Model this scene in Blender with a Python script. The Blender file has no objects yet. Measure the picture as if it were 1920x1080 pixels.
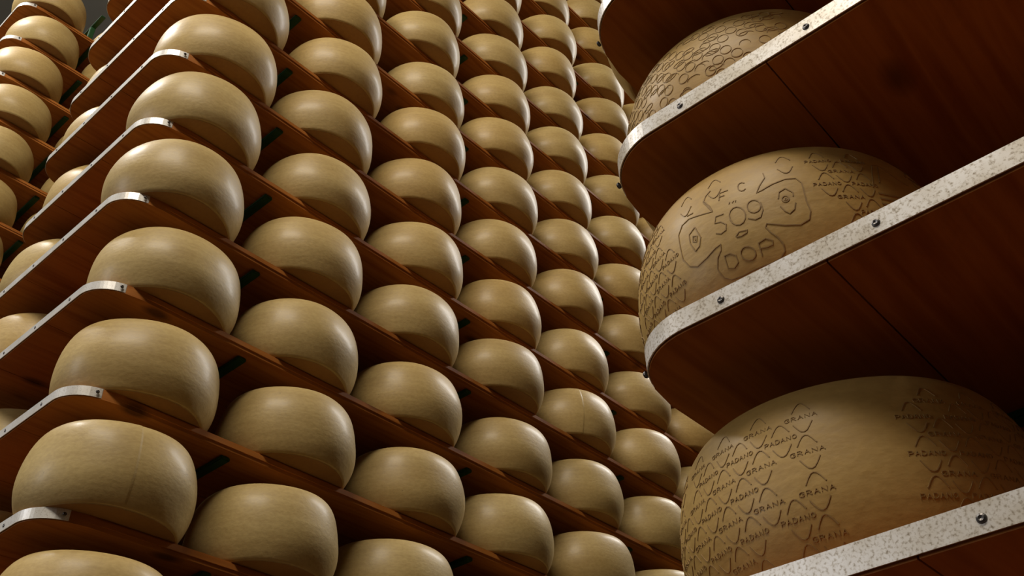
import bpy, bmesh, math, random
from mathutils import Matrix, Vector
random.seed(7)
S = bpy.context.scene
COL = S.collection

# ------------------------------------------------------------------ camera
ZF = 4.3                                   # height of shelf level 0 above the floor
YAW, PITCH, ROLL = 39.8855, 38.3943, -2.4852
def cam_axes():
    a, b, c = map(math.radians, (YAW, PITCH, ROLL))
    f = Vector((math.cos(a)*math.cos(b), math.sin(a)*math.cos(b), math.sin(b)))
    r0 = Vector((math.sin(a), -math.cos(a), 0)); u0 = r0.cross(f)
    return r0*math.cos(c)+u0*math.sin(c), -r0*math.sin(c)+u0*math.cos(c), f
r_, u_, f_ = cam_axes()
cd = bpy.data.cameras.new('camera'); cam = bpy.data.objects.new('camera', cd); COL.objects.link(cam)
cd.sensor_width = 36; cd.lens = 1834.34/1920*36; cd.clip_start = 0.05
M = Matrix((r_, u_, -f_)).transposed().to_4x4(); M.translation = Vector((-0.8726, -2.2223, -2.7854+ZF))
cam.matrix_world = M; S.camera = cam

# ------------------------------------------------------------------ light and exposure
S.view_settings.view_transform = 'Standard'; S.view_settings.look = 'None'
S.view_settings.gamma = 1; S.view_settings.exposure = -0.12
w = bpy.data.worlds.new('world'); S.world = w; w.use_nodes = True
w.node_tree.nodes['Background'].inputs[0].default_value = (0.5, 0.45, 0.4, 1)
w.node_tree.nodes['Background'].inputs[1].default_value = 0.05
def lamp(name, loc, target, size, power, col=(1, .93, .82)):
    l = bpy.data.lights.new(name, 'AREA'); l.shape = 'RECTANGLE'; l.size, l.size_y = size
    l.energy = power; l.color = col
    o = bpy.data.objects.new(name, l); COL.objects.link(o); o.location = loc
    o.rotation_euler = (Vector(target)-Vector(loc)).to_track_quat('-Z', 'Y').to_euler()
    return o
lamp('hall_lamp', (-3.1, -2.35, 8.2), (1, 0, 4.3), (3.0, 1.6), 360, (1, .91, .77))
# a continuous run of tubes crossing above the racks
run = lamp('hall_lamp', (6.8, -2.1, 9.5), (6.8, -2.1, 0), (5.2, 0.35), 640, (1, .97, .92))
run.rotation_euler = (0, math.radians(14), math.radians(30))
lamp('window_daylight', (-6.85, 2.6, 4.6), (0, -.9, 3.2), (2.6, 2.6), 225, (.96, .97, 1))
lamp('hall_lamp', (-2.2, 3.0, 9.5), (-.6, 1.8, 5), (1.5, 0.5), 230, (1, .97, .92))

# ------------------------------------------------------------------ materials
def mat(name, col, rough=.5, metal=0.):
    m = bpy.data.materials.new(name); m.use_nodes = True
    b = m.node_tree.nodes['Principled BSDF']
    b.inputs['Base Color'].default_value = (*col, 1); b.inputs['Roughness'].default_value = rough
    b.inputs['Metallic'].default_value = metal
    return m, m.node_tree, b
def N(nt, t, **k):
    n = nt.nodes.new(t)
    for a, v in k.items():
        if a in ('op',): n.operation = v
        else: setattr(n, a, v)
    return n
def mapped_noise(nt, scale, detail, sc3, rnd=False, kind='ShaderNodeTexNoise'):
    tc = N(nt, 'ShaderNodeTexCoord'); mp = N(nt, 'ShaderNodeMapping'); mp.inputs['Scale'].default_value = sc3
    nt.links.new(tc.outputs['Object'], mp.inputs[0])
    n = N(nt, kind); n.inputs['Scale'].default_value = scale
    if detail is not None: n.inputs['Detail'].default_value = detail
    if rnd:
        oi = N(nt, 'ShaderNodeObjectInfo'); mu = N(nt, 'ShaderNodeMath', op='MULTIPLY'); mu.inputs[1].default_value = 37.
        nt.links.new(oi.outputs['Random'], mu.inputs[0])
        cb = N(nt, 'ShaderNodeCombineXYZ')
        for i in range(3): nt.links.new(mu.outputs[0], cb.inputs[i])
        nt.links.new(cb.outputs[0], mp.inputs['Location'])
    nt.links.new(mp.outputs[0], n.inputs['Vector'])
    return n
def ramp(nt, src, stops):
    r = N(nt, 'ShaderNodeValToRGB'); e = r.color_ramp.elements
    e[0].position, e[0].color = stops[0][0], (*stops[0][1], 1)
    e[1].position, e[1].color = stops[-1][0], (*stops[-1][1], 1)
    for p, c in stops[1:-1]:
        x = e.new(p); x.color = (*c, 1)
    nt.links.new(src, r.inputs[0]); return r
def mix(nt, a, b, fac, mode='MIX', facv=1.):
    m = N(nt, 'ShaderNodeMix', data_type='RGBA', blend_type=mode)
    m.inputs[0].default_value = facv
    if fac is not None: nt.links.new(fac, m.inputs[0])
    nt.links.new(a, m.inputs[6])
    if isinstance(b, tuple): m.inputs[7].default_value = (*b, 1)
    else: nt.links.new(b, m.inputs[7])
    return m.outputs[2]
def bump(nt, b, src, strength, dist):
    u = N(nt, 'ShaderNodeBump'); u.inputs['Strength'].default_value = strength; u.inputs['Distance'].default_value = dist
    nt.links.new(src, u.inputs['Height'])
    if b.inputs['Normal'].is_linked: nt.links.new(b.inputs['Normal'].links[0].from_socket, u.inputs['Normal'])
    nt.links.new(u.outputs[0], b.inputs['Normal'])

def rind(name, c0, c1, rough=.46, coat=.15):
    m, nt, b = mat(name, c0, rough)
    n1 = mapped_noise(nt, 3.2, 5, (1, 1, 3.5), True)
    base = ramp(nt, n1.outputs[0], [(.3, c0), (.7, c1)]).outputs[0]
    n2 = mapped_noise(nt, 6, 6, (1, 1, 14), True)           # faint turning streaks round the rind
    r2 = ramp(nt, n2.outputs[0], [(.35, (.82, .78, .72)), (.65, (1.06, 1.06, 1.06))]).outputs[0]
    base = mix(nt, base, r2, None, 'MULTIPLY', .32)
    oi = N(nt, 'ShaderNodeObjectInfo')
    r3 = ramp(nt, oi.outputs['Random'], [(0, (.86, .82, .76)), (.5, (1, 1, 1)), (1, (1.0, .93, .82))]).outputs[0]
    base = mix(nt, base, r3, None, 'MULTIPLY', .8)
    v = mapped_noise(nt, 24, None, (1, 1, 1), True, 'ShaderNodeTexVoronoi')  # scattered dark pits
    pit = ramp(nt, v.outputs['Distance'], [(.03, (1, 1, 1)), (.07, (0, 0, 0))])
    vc = N(nt, 'ShaderNodeSeparateColor'); nt.links.new(v.outputs['Color'], vc.inputs[0])
    gt = N(nt, 'ShaderNodeMath', op='GREATER_THAN'); gt.inputs[1].default_value = .86
    nt.links.new(vc.outputs[0], gt.inputs[0])
    mu = N(nt, 'ShaderNodeMath', op='MULTIPLY'); nt.links.new(pit.outputs[0], mu.inputs[0]); nt.links.new(gt.outputs[0], mu.inputs[1])
    mu2 = N(nt, 'ShaderNodeMath', op='MULTIPLY'); mu2.inputs[1].default_value = .5; nt.links.new(mu.outputs[0], mu2.inputs[0])
    base = mix(nt, base, tuple(x*.35 for x in c1), mu2.outputs[0])
    nt.links.new(base, b.inputs['Base Color'])
    n3 = mapped_noise(nt, 75, 5, (1, 1, 1.5), True)
    bump(nt, b, n3.outputs[0], .3, .002)
    base2 = ramp(nt, n3.outputs[0], [(.35, (.86, .83, .78)), (.62, (1.04, 1.04, 1.03))])
    nt.links.new(mix(nt, base, base2.outputs[0], None, 'MULTIPLY', .55), b.inputs['Base Color'])
    bump(nt, b, n1.outputs[0], .35, .006)
    rr = N(nt, 'ShaderNodeMapRange'); rr.inputs[3].default_value = rough-.06; rr.inputs[4].default_value = rough+.12
    nt.links.new(n3.outputs[0], rr.inputs[0]); nt.links.new(rr.outputs[0], b.inputs['Roughness'])
    b.inputs['Specular IOR Level'].default_value = .36; b.inputs['Coat Weight'].default_value = coat; b.inputs['Coat Roughness'].default_value = .27
    return m
M_RIND = rind('oiled_rind', (.45, .315, .115), (.55, .41, .17), .52)
M_RINDR = rind('stamped_rind', (.43, .265, .07), (.51, .335, .105), .55, .06)
M_UNDER = rind('rind_underside', (.26, .125, .032), (.33, .17, .05), .65)     # the face that rests on the boards gets a darker, redder brown
M_INKL = mat('faint_stamp_groove', (.33, .205, .065), .7)[0]
M_INK = mat('stamp_groove', (.29, .17, .05), .7)[0]

def wood(name, a, c, dark):
    m, nt, b = mat(name, a, .5)
    n = mapped_noise(nt, 4, 8, (.6, 9, 9), True)
    col = ramp(nt, n.outputs[0], [(.3, a), (.52, c), (.75, a)]).outputs[0]
    n2 = mapped_noise(nt, 1.6, 3, (1, 1, 1), True)
    col = mix(nt, col, ramp(nt, n2.outputs[0], [(.3, (.7, .6, .55)), (.7, (1.08, 1.05, 1))]).outputs[0], None, 'MULTIPLY', 1.)
    v = mapped_noise(nt, 3.4, None, (.8, 1.5, 1), True, 'ShaderNodeTexVoronoi')
    k = ramp(nt, v.outputs['Distance'], [(.06, (1, 1, 1)), (.15, (0, 0, 0))])
    mk = N(nt, 'ShaderNodeMath', op='MULTIPLY'); mk.inputs[1].default_value = .8; nt.links.new(k.outputs[0], mk.inputs[0])
    col = mix(nt, col, dark, mk.outputs[0])
    nt.links.new(col, b.inputs['Base Color'])
    b.inputs['Specular IOR Level'].default_value = .12; b.inputs['Roughness'].default_value = .6
    bump(nt, b, n.outputs[0], .15, .002)
    return m
M_WOOD = wood('shelf_wood', (.30, .098, .016), (.43, .165, .034), (.05, .018, .005))

def banding(name, spotted):
    m, nt, b = mat(name, (.72, .68, .63), .38)
    n = mapped_noise(nt, 300, 4, (1, 1, 1), True)
    st = [(.28, (.30, .24, .17)), (.40, (.66, .60, .52)), (.52, (.86, .82, .77))] if spotted else [(.25, (.45, .40, .33)), (.45, (.78, .76, .73))]
    c = ramp(nt, n.outputs[0], st).outputs[0]
    n2 = mapped_noise(nt, 18, 5, (1, 1, 1), True)
    c = mix(nt, c, ramp(nt, n2.outputs[0], [(.35, (.72, .66, .55)), (.6, (1, 1, 1))]).outputs[0], None, 'MULTIPLY', .8 if spotted else .4)
    nt.links.new(c, b.inputs['Base Color']); b.inputs['Metallic'].default_value = .25
    return m
M_BAND = banding('galvanised_band', False); M_BANDS = banding('speckled_band', True)
M_SCREW = mat('screw_steel', (.10, .09, .085), .35, .8)[0]
M_GREEN = mat('green_steel', (.010, .055, .014), .5)[0]
M_WALL = mat('plaster', (.16, .14, .11), .9)[0]
M_CEIL = mat('ceiling_paint', (.30, .31, .27), .9)[0]
M_FLOOR = mat('floor_resin', (.075, .036, .018), .6)[0]
for mm, sc in ((M_WALL, 2.), (M_CEIL, 1.), (M_FLOOR, 3.)):
    nt = mm.node_tree; b = nt.nodes['Principled BSDF']; c = tuple(b.inputs['Base Color'].default_value)[:3]
    n = mapped_noise(nt, sc, 6, (1, 1, 1))
    nt.links.new(ramp(nt, n.outputs[0], [(.3, tuple(x*.85 for x in c)), (.7, c)]).outputs[0], b.inputs['Base Color'])

# ------------------------------------------------------------------ helpers
def link(name, me, m, parent=None, smooth=False, angle=None):
    o = bpy.data.objects.new(name, me); COL.objects.link(o)
    if m is not None and not me.materials: me.materials.append(m)
    if smooth:
        me.polygons.foreach_set('use_smooth', [True]*len(me.polygons))
    if parent is not None: o.parent = parent
    return o
def from_bm(name, bm, m, parent=None, smooth=False):
    me = bpy.data.meshes.new(name); bm.normal_update(); bm.to_mesh(me); bm.free()
    return link(name, me, m, parent, smooth)
def tag(o, label, cat, group=None):
    o['label'] = label; o['category'] = cat
    if group: o['group'] = group
    return o
def empty(name, loc, label, cat, group=None):
    o = bpy.data.objects.new(name, None); COL.objects.link(o); o.location = loc; o.empty_display_size = .1
    return tag(o, label, cat, group)
def box(bm, a, c, bev=0.):
    r = bmesh.ops.create_cube(bm, size=1)
    vs = r['verts']
    for v in vs:
        for i in range(3): v.co[i] = (a[i]+c[i])/2 + v.co[i]*(c[i]-a[i])
    if bev:
        es = {e for v in vs for e in v.link_edges}
        bmesh.ops.bevel(bm, geom=list(es), offset=bev, segments=2, affect='EDGES')
ORD = ['zeroth', 'first', 'second', 'third', 'fourth', 'fifth', 'sixth', 'seventh', 'eighth', 'ninth', 'tenth', 'eleventh', 'twelfth', 'thirteenth', 'fourteenth', 'fifteenth', 'sixteenth', 'seventeenth', 'eighteenth', 'nineteenth', 'twentieth']

# ------------------------------------------------------------------ the hall
def slab(name, a, c, m):
    bm = bmesh.new(); box(bm, a, c); o = from_bm(name, bm, m); o['kind'] = 'structure'; return o
X0, X1, Y0, Y1, ZC = -7, 14, -8.5, 10, 9.9
slab('floor', (X0, Y0, -.2), (X1, Y1, 0), M_FLOOR)
slab('ceiling', (X0, Y0, ZC), (X1, Y1, ZC+.2), M_CEIL)
slab('wall_left', (X0, Y1, 0), (X1, Y1+.2, ZC), M_WALL)
slab('wall_right', (X0, Y0-.2, 0), (X1, Y0, ZC), M_WALL)
slab('wall_back', (X1, Y0-.2, 0), (X1+.2, Y1+.2, ZC), M_WALL)
slab('wall_front', (X0-.2, Y0-.2, 0), (X0, Y1+.2, ZC), M_WALL)

bm = bmesh.new()
for a, c in (((X0, 1.2, 3.2), (X0+.08, 1.3, 6.0)), ((X0, 3.9, 3.2), (X0+.08, 4.0, 6.0)), ((X0, 1.2, 3.2), (X0+.08, 4.0, 3.3)), ((X0, 1.2, 5.9), (X0+.08, 4.0, 6.0))):
    box(bm, a, c, .005)
o = from_bm('window_1', bm, M_BAND); o['kind'] = 'structure'

# ------------------------------------------------------------------ rack dimensions (metres)
SP, T, H, RB, R = .3461, .0311, .2390, .1910, .2245        # shelf spacing, board, wheel height, rim radius, belly radius
PX1, P, YC, D, RC, XT = .2258, .5117, .0992, .8971, .1018, .0823
YR, KR = -1.6605, -2.0985
YL, KL = 2.4875, 2.3279
RT = .178

# ------------------------------------------------------------------ cheese wheels
def prof(h):
    hb = .46*H
    if h < hb:
        x = (hb-h)/hb; return RB+(R-RB)*(1-x**2.2)
    x = min((h-hb)/(H-hb), 1)
    return RT+(R-RT)*max(1-x**1.86, 0)**(1/1.86)
def wheel_mesh(name, seed, wob=1., seam=None, m=M_RIND):
    rnd = random.Random(seed); ph = [rnd.uniform(0, 6.28) for _ in range(8)]
    NA, bm = (128 if seam is None else 384), bmesh.new()
    hs = [H*(1-math.cos(math.pi*i/22))/2 for i in range(23)]
    rows = [(0, RB*f, -0.0) for f in (.35, .7, .93)]
    rows = [(.0, RB*.35), (.0, RB*.7), (.0, RB*.985), (.0007, RB*.997)]+[(min(max(h, .003), H-.003), prof(h)) for h in hs]+[(H-.0006, RT*.99), (H, RT*.96), (H+.001, RT*.7), (H+.002, RT*.35)]
    rings = []
    for (h, r) in rows:
        ring = []
        for j in range(NA):
            a = 2*math.pi*j/NA
            k = h/H
            d = wob*(.0022*math.sin(2*a+ph[0])+.0013*math.sin(3*a+ph[1])+.0012*math.sin(5*a+ph[2]+2*k)+.0022*(k-.5)*math.sin(a+ph[3])+.0016*math.sin(3*k*3+ph[4])*math.sin(2*a+ph[5]))
            if seam is not None:
                t = (a-seam) % (2*math.pi)
                if t < 2.4: d -= .0022*(1-t/2.4)
            rr = r+d*min(1, r/RB)
            hh = h+wob*(.0025*math.sin(a+ph[6])*max(0, k)*1.)
            ring.append(bm.verts.new((rr*math.cos(a), rr*math.sin(a), hh)))
        rings.append(ring)
    for i in range(len(rings)-1):
        for j in range(NA):
            bm.faces.new((rings[i][j], rings[i][(j+1) % NA], rings[i+1][(j+1) % NA], rings[i+1][j]))
    for ring, z in ((rings[0], 0), (rings[-1], H+.002)):
        c = bm.verts.new((0, 0, z))
        for j in range(NA):
            v = (c, ring[(j+1) % NA], ring[j]) if z == 0 else (c, ring[j], ring[(j+1) % NA])
            bm.faces.new(v)
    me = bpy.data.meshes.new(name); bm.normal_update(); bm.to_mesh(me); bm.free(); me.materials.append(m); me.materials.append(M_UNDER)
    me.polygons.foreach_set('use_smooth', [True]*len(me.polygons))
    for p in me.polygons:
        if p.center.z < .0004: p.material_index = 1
    return me
VAR = [wheel_mesh('cheese_wheel_body', s) for s in range(5)]
SEAM = wheel_mesh('cheese_wheel_seamed', 11, .8, math.radians(258))
SEAMB = wheel_mesh('cheese_wheel_seamed', 12, .8, math.radians(240))
proto = None
def place(me, x, y, z, rz, label, group, sc=1.):
    global proto
    if proto is None:
        o = bpy.data.objects.new('cheese_wheel', me); proto = o
    else:
        o = proto.copy(); o.data = me
    COL.objects.link(o); o.location = (x, y, z+ZF+.0005); o.rotation_euler = (0, 0, rz); o.scale = (sc, sc, 1)
    return tag(o, label, 'cheese wheel', group)

MAIN = {(-5, 1): (-0.015, -0.018), (-5, 2): (-0.032, -0.02), (-5, 3): (-0.032, 0.003), (-4, 1): (0.01, 0.011), (-4, 2): (0.008, -0.01), (-4, 3): (0.021, 0.01), (-4, 4): (-0.002, 0.004), (-4, 5): (-0.015, -0.016), (-3, 1): (0.02, 0.001), (-3, 2): (0.002, 0.005), (-3, 3): (0.001, 0.005), (-3, 4): (0.027, 0.015), (-3, 5): (0.008, 0.016), (-2, 1): (-0.023, -0.006), (-2, 2): (-0.018, -0.008), (-2, 3): (-0.017, -0.0), (-2, 4): (-0.025, -0.01), (-2, 5): (-0.014, 0.004), (-2, 6): (-0.012, -0.009), (-1, 1): (-0.006, -0.001), (-1, 2): (0.006, 0.002), (-1, 3): (0.012, 0.004), (-1, 4): (0.016, 0.01), (-1, 5): (0.012, 0.015), (-1, 6): (0.006, 0.009), (0, 1): (0.012, -0.003), (0, 2): (-0.013, -0.002), (0, 3): (-0.009, -0.005), (0, 4): (0.0, 0.008), (0, 5): (-0.004, 0.001), (1, 1): (0.017, -0.014), (1, 2): (0.013, -0.011), (1, 3): (0.02, -0.014), (1, 4): (0.023, -0.004), (1, 5): (0.013, 0.002), (2, 3): (0.029, 0.005), (2, 4): (0.009, -0.007), (2, 5): (-0.002, 0.001), (3, 4): (0.025, -0.004), (3, 5): (0.012, -0.001), (4, 4): (0.015, -0.003), (4, 5): (0.012, 0.001), (5, 5): (-0.008, 0.002), (5, 6): (0.019, -0.001), (6, 5): (0.025, -0.005), (6, 6): (0.025, -0.003)}
LEFT = {0: (0.013, 0.017), -1: (-0.015, 0.01), -2: (-0.001, 0.003), -3: (-0.008, 0.011), -4: (-0.003, 0.035), 1: (-0.026, 0.016)}
BACK = {0: (.01, -.05), 1: (.03, -.0), 2: (.03, 0.02), -1: (0.012, -0.081), -3: (-0.021, -0.02), -2: (-0.01, -0.009)}

# middle rack, front row: first and last level kept for each column (column: lowest level, highest level)
SPAN = {1: (-6, 2), 2: (-6, 3), 3: (-6, 4), 4: (-5, 6), 5: (-5, 7), 6: (-4, 9), 7: (-4, 10), 8: (-4, 11), 9: (-3, 11)}
FIRST = {1: -6, 2: -5, 3: -5, 4: -4, 5: -4, 6: -4, 7: -3, 8: -3, 9: -3}
for c, (k0, k1) in SPAN.items():
    for k in range(k0, k1+1):
        dx, dy = MAIN.get((k, c), (random.uniform(-.012, .012), random.uniform(-.01, .01)))
        me = VAR[random.randrange(5)]; rz = random.uniform(0, 6.28)
        n = k-FIRST[c]+1
        below = FIRST[c]-k
        lab = f'pale cheese wheel, {ORD[max(n,1)]} up in the {ORD[c]} column from left, middle rack front' if n >= 1 else f'pale cheese wheel {ORD[max(below, 1)]} below the photo edge, {ORD[c]} column from left, middle rack'
        if (k, c) == (-5, 1):
            me, rz, lab = SEAM, 0, 'large pale cheese wheel with a vertical seam down its side, bottom left, first column'
        if (k, c) == (-2, 5):
            me, rz, lab = SEAMB, 0, 'pale cheese wheel with a light vertical seam, fifth column from left, third up'
        place(me, PX1+(c-1)*P+dx, YC+.010+dy, k*SP+T, rz, lab, 'cheese wheels on the middle rack', random.uniform(.985, 1.005))
# middle rack, rear row (seen between and behind the shelf ends)
for c in range(1, 5):
    for k in range(-6, 4):
        dx, dy = BACK.get(k, (0, 0)) if c == 1 else (0, 0)
        if (dx, dy) == (0, 0): dx, dy = random.uniform(-.012, .012), random.uniform(-.01, .01)
        place(VAR[random.randrange(5)], PX1+(c-1)*P+dx, D-YC+dy, k*SP+T, random.uniform(0, 6.28),
              f'cheese wheel in the rear row behind the {ORD[c]} column, {ORD[k+7]} shelf up, middle rack', 'rear row of the middle rack')
# left rack
LSPAN = {1: (-8, 1), 2: (-8, 1), 3: (-8, 1), 4: (-8, -1)}
for c, (k0, k1) in LSPAN.items():
    for k in range(k0, k1+1):
        if c == 1 and k in LEFT: dx, dy = LEFT[k]
        else: dx, dy = random.uniform(-.012, .012), random.uniform(-.01, .01)
        place(VAR[random.randrange(5)], PX1+(c-1)*P+dx, YL+YC+dy, KL+k*SP+T, random.uniform(0, 6.28),
              f'cheese wheel on the far left rack, {ORD[c]} from its end, {ORD[2-k]} shelf from the top', 'cheese wheels on the far left rack')

# right rack: wheels with stamped rinds
RWH = {1: (.27976, -1.81511), 0: (.24148, -1.81847), -1: (.27723, -1.80916), -2: (.262, -1.812), 2: (.262, -1.815)}
RLAB = {1: 'stamped cheese wheel on the upper right shelf, rind covered in small lozenges',
        0: 'stamped cheese wheel reading 509 DOP in a cloverleaf, right rack, middle one',
        -1: 'largest stamped cheese wheel at lower right, rows of lozenges and dotted words',
        -2: 'stamped cheese wheel on the lowest right shelf, below the photo edge', 2: 'stamped cheese wheel on the topmost right shelf, above the photo edge'}
RM = wheel_mesh('stamped_wheel_body', 3, 0., None, M_RINDR)
LOGO = [[(178.88,174.9),(177.7,166.4),(179.6,150.0),(180.89,138.6),(175.73,146.0),(171.33,151.9),(168.03,149.1),(166.02,136.0),(166.1,114.8),(166.23,94.2),(168.18,78.0),(171.09,70.8),(175.15,74.2),(179.12,80.6),(181.2,82.0),(180.69,73.6),(178.78,66.0),(177.53,52.8),(178.57,39.5),(180.87,33.1),(184.62,31.8)],[(184.77,31.8),(187.85,33.0),(191.46,33.8),(195.78,34.2),(198.44,36.3),(200.32,43.1),(200.46,52.1),(199.25,63.2),(197.63,71.4),(196.5,81.0),(197.14,85.2),(202.44,76.0),(207.09,72.1),(210.03,77.6),(211.09,89.2),(210.64,106.5),(210.82,124.1),(210.97,137.8),(209.68,148.4),(206.44,150.7),(202.01,146.7),(198.29,140.7),(196.48,139.0),(197.85,149.8),(200.22,163.0),(200.06,173.6)],[(180.76,140.8),(179.94,152.5),(178.08,167.2),(178.85,175.3),(180.86,181.5)],[(170.55,159.7),(173.22,157.7)],[(183.74,152.6),(184.24,166.2),(187.37,164.8)],[(184.09,159.0),(185.89,157.7)],[(193.3,165.8),(192.65,168.4),(191.9,168.7),(191.27,166.8),(190.92,163.1),(190.95,158.6),(191.34,154.6),(191.98,152.2),(192.71,151.9),(193.34,153.8)],[(186.97,137.9),(187.34,140.5)],[(188.12,137.2),(188.71,139.9)],[(189.23,136.6),(189.38,139.7)],[(184.51,125.5),(181.66,127.2),(180.95,117.0),(183.05,114.8),(184.65,107.0),(184.13,98.3),(182.33,96.5),(180.61,100.8)],[(191.47,110.0),(191.11,103.4),(190.24,98.6),(189.05,97.2),(187.82,99.2),(186.82,104.3),(186.26,111.5),(186.3,118.9),(186.93,124.8),(188.02,127.9),(189.29,127.5),(190.44,123.8),(191.23,117.5),(191.47,110.0)],[(196.72,114.2),(196.25,110.0),(195.41,107.4),(194.41,107.2),(193.45,109.6),(192.77,113.7),(192.51,119.0),(192.75,123.9),(193.44,127.3),(194.4,128.7),(195.42,127.5),(196.26,124.3),(196.73,119.4),(196.72,114.2)],[(196.97,121.0),(197.14,107.4),(195.91,97.5),(194.13,96.2),(192.04,102.0)],[(186.77,83.0),(188.15,87.5),(190.81,85.6),(190.54,82.2),(188.43,80.3),(186.92,81.7)],[(181.19,64.6),(181.09,47.8),(183.15,44.4),(184.98,49.1),(184.98,58.7),(183.33,64.2),(181.19,64.6)],[(191.27,51.0),(190.75,47.5),(189.84,45.5),(188.72,45.8),(187.66,48.1),(186.91,52.0),(186.62,56.7),(186.89,60.8),(187.65,63.5),(188.7,64.4),(189.82,63.0),(190.74,59.9),(191.26,55.6),(191.27,51.0)],[(192.99,62.7),(193.04,45.5)],[(192.99,62.7),(195.63,65.7),(197.44,60.8),(197.32,55.1),(195.36,54.1),(193.07,55.4)],[(173.37,130.3),(170.63,123.6),(170.49,109.5),(171.88,92.8),(173.86,96.5),(174.91,108.0),(173.37,130.3)],[(172.06,117.6),(173.69,113.7),(173.09,104.9),(171.73,109.1),(172.06,117.6)],[(172.53,113.4),(172.75,108.7)],[(205.54,133.5),(203.31,129.2),(202.57,118.3)],[(205.54,133.5),(207.42,123.8),(207.23,117.3)],[(202.58,105.1),(203.56,96.3),(204.83,91.1),(206.5,96.4),(207.36,106.2)],[(205.74,114.0),(205.49,111.9),(205.06,110.4),(204.55,110.1),(204.07,111.1),(203.73,113.0),(203.61,115.3),(203.74,117.8),(204.08,119.5),(204.57,120.5),(205.08,120.0),(205.51,118.7),(205.74,116.5),(205.74,114.0)],[(205.16,114.1),(204.8,112.6),(204.4,113.7),(204.52,115.9),(204.99,116.1),(205.16,114.1)],[(233.89,128.4),(235.68,151.7),(238.32,178.0),(240.91,181.9),(243.02,174.3),(244.82,163.6),(247.49,155.1),(250.44,152.2)],[(240.52,178.3),(237.21,139.6)]]
FONT = {'G': [[(1, .85), (.7, 1), (.2, .9), (0, .5), (.2, .1), (.7, 0), (1, .2), (1, .5), (.6, .5)]],
        'R': [[(0, 0), (0, 1), (.7, 1), (.9, .75), (.7, .5), (0, .5)], [(.5, .5), (1, 0)]],
        'A': [[(0, 0), (.5, 1), (1, 0)], [(.2, .4), (.8, .4)]],
        'N': [[(0, 0), (0, 1), (1, 0), (1, 1)]],
        'P': [[(0, 0), (0, 1), (.8, 1), (1, .75), (.8, .5), (0, .5)]],
        'D': [[(0, 0), (0, 1), (.6, 1), (1, .7), (1, .3), (.6, 0), (0, 0)]],
        'O': [[(.5, 1), (.1, .8), (0, .5), (.1, .2), (.5, 0), (.9, .2), (1, .5), (.9, .8), (.5, 1)]]}
def ribbon(bm, pts, wd):
    """pts: (theta degrees, height mm) polyline laid on the rind as a thin strip"""
    fine = [pts[0]]
    for a, b in zip(pts, pts[1:]):
        L = math.hypot(math.radians(b[0]-a[0])*R*1000, b[1]-a[1]); n = max(1, int(L/5))
        fine += [(a[0]+(b[0]-a[0])*i/n, a[1]+(b[1]-a[1])*i/n) for i in range(1, n+1)]
    P3 = []
    for t, h in fine:
        h = min(max(h/1000, .004), H-.004); a = math.radians(t); r = prof(h)+.0004
        e = .001; dr = (prof(min(h+e, H))-prof(max(h-e, 0)))/(2*e)
        nrm = Vector((math.cos(a), math.sin(a), -dr)).normalized()
        P3.append((Vector((r*math.cos(a), r*math.sin(a), h)), nrm))
    prev = None
    for i, (p, n) in enumerate(P3):
        d = (P3[min(i+1, len(P3)-1)][0]-P3[max(i-1, 0)][0])
        if d.length < 1e-7: continue
        s = d.normalized().cross(n)*wd/2
        cur = (bm.verts.new(p+s-n*.0008), bm.verts.new(p+s*.8+n*.0002), bm.verts.new(p-s*.8+n*.0002), bm.verts.new(p-s-n*.0008))
        if prev:
            for j in range(3): bm.faces.new((prev[j], prev[j+1], cur[j+1], cur[j]))
        prev = cur
def lattice(bm, t0, t1, h0, h1, dt=14.3, dh=23.5, skip=None, seed=1, word=True, drop=.06, ht=None, loop=False):
    rnd = random.Random(seed); ht = ht or dh
    row = 0; h = h0
    while h <= h1:
        t = t0+(dt/2 if row % 2 else 0); 
        while t <= t1:
            if not (skip and skip(t, h)) and rnd.random() > drop:
                wv = dt*.20; a = ht*.36; b = ht*.90
                up = [(t-wv, h+a), (t-wv*.62, h+a+(b-a)*.55), (t-wv*.3, h+a+(b-a)*.9), (t, h+b), (t+wv*.3, h+a+(b-a)*.9), (t+wv*.62, h+a+(b-a)*.55), (t+wv, h+a)]
                if loop:
                    wv = dt*.29; up = [(t+wv*math.cos(q), h+ht*.62*math.sin(q)) for q in [math.pi*i/7 for i in range(8)]]
                ribbon(bm, up, .0009 if loop else .0013)
                if rnd.random() > drop: ribbon(bm, [(x, 2*h-y) for x, y in up], .0014)
                if word:
                    wd = 'GRANA' if row % 2 else 'PADANO'
                    n = len(wd); cw = dt*.74/n
                    for i, ch in enumerate(wd):
                        for st in FONT[ch]:
                            ribbon(bm, [(t-dt*.37+(i+px*.68)*cw, h-2.6+py*5.2) for px, py in st], .0010)
            t += dt
        row += 1; h += dh
def stamped(k, marks, ink=M_INK):
    x, y = RWH[k]
    o = place(RM, x, y, KR+k*SP+T, 0, RLAB[k], 'stamped cheese wheels on the right rack')
    bm = bmesh.new(); marks(bm)
    from_bm('stamped_marking', bm, ink, o)
def marks_low(bm):
    lattice(bm, 112.7, 198, 20.5, 200, drop=.05)
    lattice(bm, 222, 330, 20.5, 200, seed=2, drop=.1)
def in_logo(t, h): return 163 < t < 216 and h > 14
def marks_mid(bm):
    for pl in LOGO: ribbon(bm, pl, .0016)
    lattice(bm, 98, 162, 20, 200, dt=12.5, dh=22, drop=.1)
    lattice(bm, 219, 232, 36, 200, dt=12.5, dh=24, seed=3, drop=.1)
    lattice(bm, 170, 214, 182, 200, dt=12.5, dh=22, seed=6, word=False, drop=.1)
    for i in range(4):
        ribbon(bm, [(235, 118-i*9), (244, 118-i*9)], .003)
    lattice(bm, 258, 340, 36, 200, dt=12.5, dh=24, seed=5, drop=.1)
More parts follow.
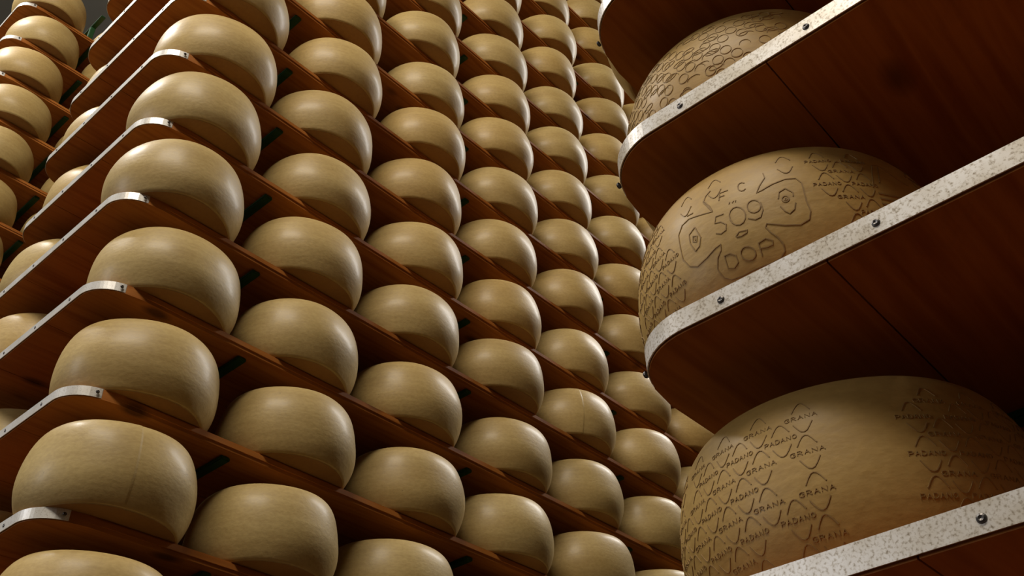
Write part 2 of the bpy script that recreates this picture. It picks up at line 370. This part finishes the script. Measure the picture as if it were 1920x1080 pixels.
def marks_top(bm):
    lattice(bm, 110, 222, 15, 205, dt=7.5, dh=15, drop=.16, seed=9, word=False, loop=True)
    lattice(bm, 115, 222, 25, 200, dt=9.5, dh=17, drop=.45, seed=10, word=False, ht=8, loop=True)
stamped(1, marks_top, M_INKL); stamped(0, marks_mid); stamped(-1, marks_low)
for k in (2,):
    place(RM, *RWH[k], KR+k*SP+T, 1.0, RLAB[k], 'stamped cheese wheels on the right rack')
for c in (2, 3):
    for k in range(-1, 3):
        place(RM, PX1+(c-1)*P, YR-.15, KR+k*SP+T, random.uniform(0, 6), f'cheese wheel {ORD[c]} from the end of the right rack, {ORD[k+2]} shelf up', 'inner wheels of the right rack')

# ------------------------------------------------------------------ shelves
def outline(L, inset=0., n=10, x0=0., y0=0.):
    pts = []
    rc = RC-inset
    for i in range(n+1):
        a = math.pi/2*i/n; pts.append((inset+rc*(1-math.sin(a)), inset+rc*(1-math.cos(a))))
    pts = pts[::-1] if False else pts
    # from end plane near front corner ... order: front edge -> end
    return pts
def board_mesh(L, gap=.0022, end_tab=.0026):
    """three long planks with rounded outer corners at the x=0 end; local y from 0 (front) to D"""
    bm = bmesh.new(); seams = [0, .29, .607, D]
    for s in range(3):
        a = seams[s]+(gap/2 if s else 0); c = seams[s+1]-(gap/2 if s < 2 else 0)
        pts = []
        i0 = .0022                                     # planks sit inside the metal band at the end
        rc = RC-i0
        if s == 0:
            pts += [(L, -.012), (XT+.09, -.012), (XT+.05, -.008), (XT+.0005, 0)]
            pts += [(i0+rc*(1-math.sin(t)), rc*(1-math.cos(t))) for t in [math.pi/2*i/12 for i in range(13)] if rc*(1-math.sin(t)) < XT-.004]
            pts += [(i0, c), (L, c)]
        elif s == 1:
            pts += [(L, a), (i0, a), (i0, c), (L, c)]
        else:
            pts += [(L, a), (i0, a)]
            pts += [(i0+rc*(1-math.cos(t)), D-rc*(1-math.sin(t))) for t in [math.pi/2*i/12 for i in range(13)]  if rc*(1-math.cos(t)) < XT-.004]
            pts += [(XT+.0005, c), (XT+.05, c+.008), (XT+.09, c+.012), (L, c+.012)]
        q = []
        for p in pts:
            if not q or math.hypot(p[0]-q[-1][0], p[1]-q[-1][1]) > 1e-5: q.append(p)
        lo = [bm.verts.new((x, y, 0)) for x, y in q]
        f = bm.faces.new(lo)
        r = bmesh.ops.extrude_face_region(bm, geom=[f])
        vs = [v for v in r['geom'] if isinstance(v, bmesh.types.BMVert)]
        for v in vs: v.co.z = T
    bmesh.ops.recalc_face_normals(bm, faces=bm.faces)
    es = [e for e in bm.edges if abs(e.verts[0].co.z-e.verts[1].co.z) < 1e-6 and len(e.link_faces) == 2]
    lo_ = [e for e in es if e.verts[0].co.z < T/2 and (min(v.co.y for v in e.verts) < -.007 or max(v.co.y for v in e.verts) > D+.007) and abs(e.verts[0].co.x-e.verts[1].co.x) > .5]
    bmesh.ops.bevel(bm, geom=lo_, offset=.011, segments=6, affect='EDGES')
    es = [e for e in bm.edges if abs(e.verts[0].co.z-T) < 1e-6 and abs(e.verts[1].co.z-T) < 1e-6]
    lng = [e for e in es if (min(v.co.y for v in e.verts) < -.007 or max(v.co.y for v in e.verts) > D+.007) and abs(e.verts[0].co.x-e.verts[1].co.x) > .5]
    bmesh.ops.bevel(bm, geom=lng, offset=.005, segments=4, affect='EDGES')
    for f in bm.faces: f.smooth = True
    bm.normal_update()
    for e in bm.edges: e.smooth = len(e.link_faces) == 2 and e.calc_face_angle(3) < .5
    me = bpy.data.meshes.new('shelf_planks'); bm.to_mesh(me); bm.free(); me.materials.append(M_WOOD)
    return me
def band_path():
    pts = [(XT, -.0004)]
    rc = RC
    # tab tangent point: the band leaves the front edge, rounds the corner and runs along the end
    x = RC
    if XT > RC: pts.append((RC, -.0004))
    for i in range(17):
        t = math.pi/2*i/16
        X, Y = rc*(1-math.sin(t)), rc*(1-math.cos(t))-.0004*(1-i/16)
        if X < XT: pts.append((X, Y))
    pts.append((0, D/2))
    pts += [(D_[0], D-D_[1]) for D_ in [(rc*(1-math.sin(t)), rc*(1-math.cos(t))) for t in [math.pi/2*i/16 for i in range(16, -1, -1)]] if D_[0] < XT]
    pts.append((XT, D+.0004))
    return pts
def band_mesh(m):
    bm = bmesh.new(); path = band_path(); z0, z1 = .0030, T+.0006; prev = None; th = .0020
    for i, p in enumerate(path):
        a = path[max(i-1, 0)]; b = path[min(i+1, len(path)-1)]
        d = Vector((b[0]-a[0], b[1]-a[1])).normalized(); n = Vector((d.y, -d.x))   # outward?
        if n.x > 0 and abs(n.y) < .9: n = -n
        if abs(n.y) >= .9: n = Vector((n.x, -abs(n.y) if p[1] < D/2 else abs(n.y)))
        o = Vector(p)+n*.0002+n*(th if False else 0)
        e = Vector(p)+n*th
        cur = [bm.verts.new((o.x, o.y, z0)), bm.verts.new((e.x, e.y, z0)), bm.verts.new((e.x, e.y, z1)), bm.verts.new((o.x, o.y, z1))]
        if prev:
            for j in range(4): bm.faces.new((prev[j], prev[(j+1) % 4], cur[(j+1) % 4], cur[j]))
        else: bm.faces.new(cur)
        prev = cur
    bm.faces.new(prev[::-1]); bmesh.ops.recalc_face_normals(bm, faces=bm.faces)
    me = bpy.data.meshes.new('metal_band'); bm.to_mesh(me); bm.free(); me.materials.append(m)
    return me
def screw_mesh():
    bm = bmesh.new()
    prof_ = [(0, .0024), (.0026, .0022), (.0043, .0014), (.0050, 0), (.0050, -.002)]
    rings = []
    for r, z in prof_[1:]:
        rings.append([bm.verts.new((r*math.cos(a), r*math.sin(a), z)) for a in [2*math.pi*i/14 for i in range(14)]])
    c = bm.verts.new((0, 0, .0012))
    for i in range(14): bm.faces.new((c, rings[0][i], rings[0][(i+1) % 14]))
    for q in range(len(rings)-1):
        for i in range(14): bm.faces.new((rings[q][i], rings[q+1][i], rings[q+1][(i+1) % 14], rings[q][(i+1) % 14]))
    me = bpy.data.meshes.new('screw'); bm.to_mesh(me); bm.free(); me.materials.append(M_SCREW); return me
BOARD = board_mesh(6.2); BANDM = band_mesh(M_BAND); BANDR = band_mesh(M_BANDS); SCREW = screw_mesh()
SCR = [(-90, (XT-.014, -.0024)), (90, (XT-.014, D+.0024)), (180, (-.002, .157)), (180, (-.002, .354)), (180, (-.002, .543)), (180, (-.002, .74))]
SCL = Vector((-1, 0, 0))
def shelf(x, y, z, label, group, bandm, flip=False):
    e = empty('shelf_board', (x, y, z+ZF), label, 'shelf', group)
    if flip: e.scale = (1, -1, 1)
    pl = link('planks', BOARD, None, e)
    bd = link('metal_band', bandm, None, e)
    for ang, (sx, sy) in SCR:
        s = bpy.data.objects.new('screw', SCREW); COL.objects.link(s); s.parent = bd
        s.location = (sx, sy, .0165)
        nrm = Vector((math.cos(math.radians(ang)), math.sin(math.radians(ang)), 0))
        s.rotation_euler = nrm.to_track_quat('Z', 'Y').to_euler()
    return e
BX = {0: -0.0069, -1: 0.0014, -2: -0.0085, -3: -0.0054, -4: 0.0057, -5: 0.0052}
for k in range(-6, 13):
    n = k+6
    lab = f'brown wooden shelf of the middle rack, {ORD[n]} shelf edge up from the bottom left' if n > 0 else 'brown wooden shelf of the middle rack, under the bottom left wheel'
    if -5 <= k <= 0: lab = f'brown wooden shelf with pale metal end band, {ORD[n]} up, middle rack'
    shelf(BX.get(k, random.uniform(-.006, .006)), 0, k*SP, lab, 'shelves of the middle rack', BANDM)
for k in range(-8, 2):
    shelf(random.uniform(-.006, .006), YL, KL+k*SP, f'brown wooden shelf of the far left rack, {ORD[2-k]} from its top', 'shelves of the far left rack', BANDM)
RSH = {-2: 'wooden shelf of the right rack just below the photo', -1: 'lowest reddish shelf at bottom right with speckled pale end band', 0: 'reddish shelf under the 509 DOP wheel, speckled pale band, gap between its planks',
       1: 'reddish shelf above the 509 DOP wheel with pale screwed end band', 2: 'topmost reddish shelf seen from below at the upper right, dark underside', 3: 'wooden shelf of the right rack above the photo'}
for k in (-2, -1, 0, 1, 2, 3):
    shelf(0, YR, KR+k*SP, RSH[k], 'shelves of the right rack', BANDR, True)

# ------------------------------------------------------------------ rack frames
def frame(y0, levels, zbase, label, sign=1, top=None, mids=(1, 3, 5, 7, 9, 11)):
    e = empty('rack_frame', (0, y0, 0), label, 'rack frame')
    for i in mids:
        x = PX1+(i-.5)*P
        bm = bmesh.new(); box(bm, (x-.03, sign*D/2-.02, 0), (x+.03, sign*D/2+.02, top), .004)
        from_bm('post', bm, M_GREEN, e)
    for k in levels:
        z = ZF+zbase+k*SP
        for i in mids:
            x = PX1+(i-.5)*P+.014; a, c = sorted((sign*.022, sign*(D-.022)))
            bm = bmesh.new(); box(bm, (x-.016, a, z-.014), (x+.016, c, z-.0004), .003)
            from_bm('cross_arm', bm, M_GREEN, e)
frame(0, range(-6, 13), 0, 'dark green steel posts and arms carrying the middle rack shelves', 1, 9.0, (1, 3, 5, 7, 9))
frame(YL, range(-8, 3), KL, 'dark green steel posts and arms of the far left rack', 1, ZF+KL+2*SP+.2, (1, 3, 5, 7))
bm = bmesh.new(); box(bm, (PX1+.5*P-.002, YL+.15, ZF+KL+SP+T), (PX1+.5*P+.030, YL+.18, ZF+KL+2*SP-.013), .003)
fr = [o for o in COL.objects if o.name.startswith('rack_frame')][-1]
o = from_bm('post', bm, M_GREEN, fr); o.matrix_parent_inverse = Matrix.Translation(-fr.location)
frame(YR, range(-2, 4), KR, 'dark green steel posts and arms inside the right rack', -1, ZF+KR+3*SP+.5, (1, 3, 5))
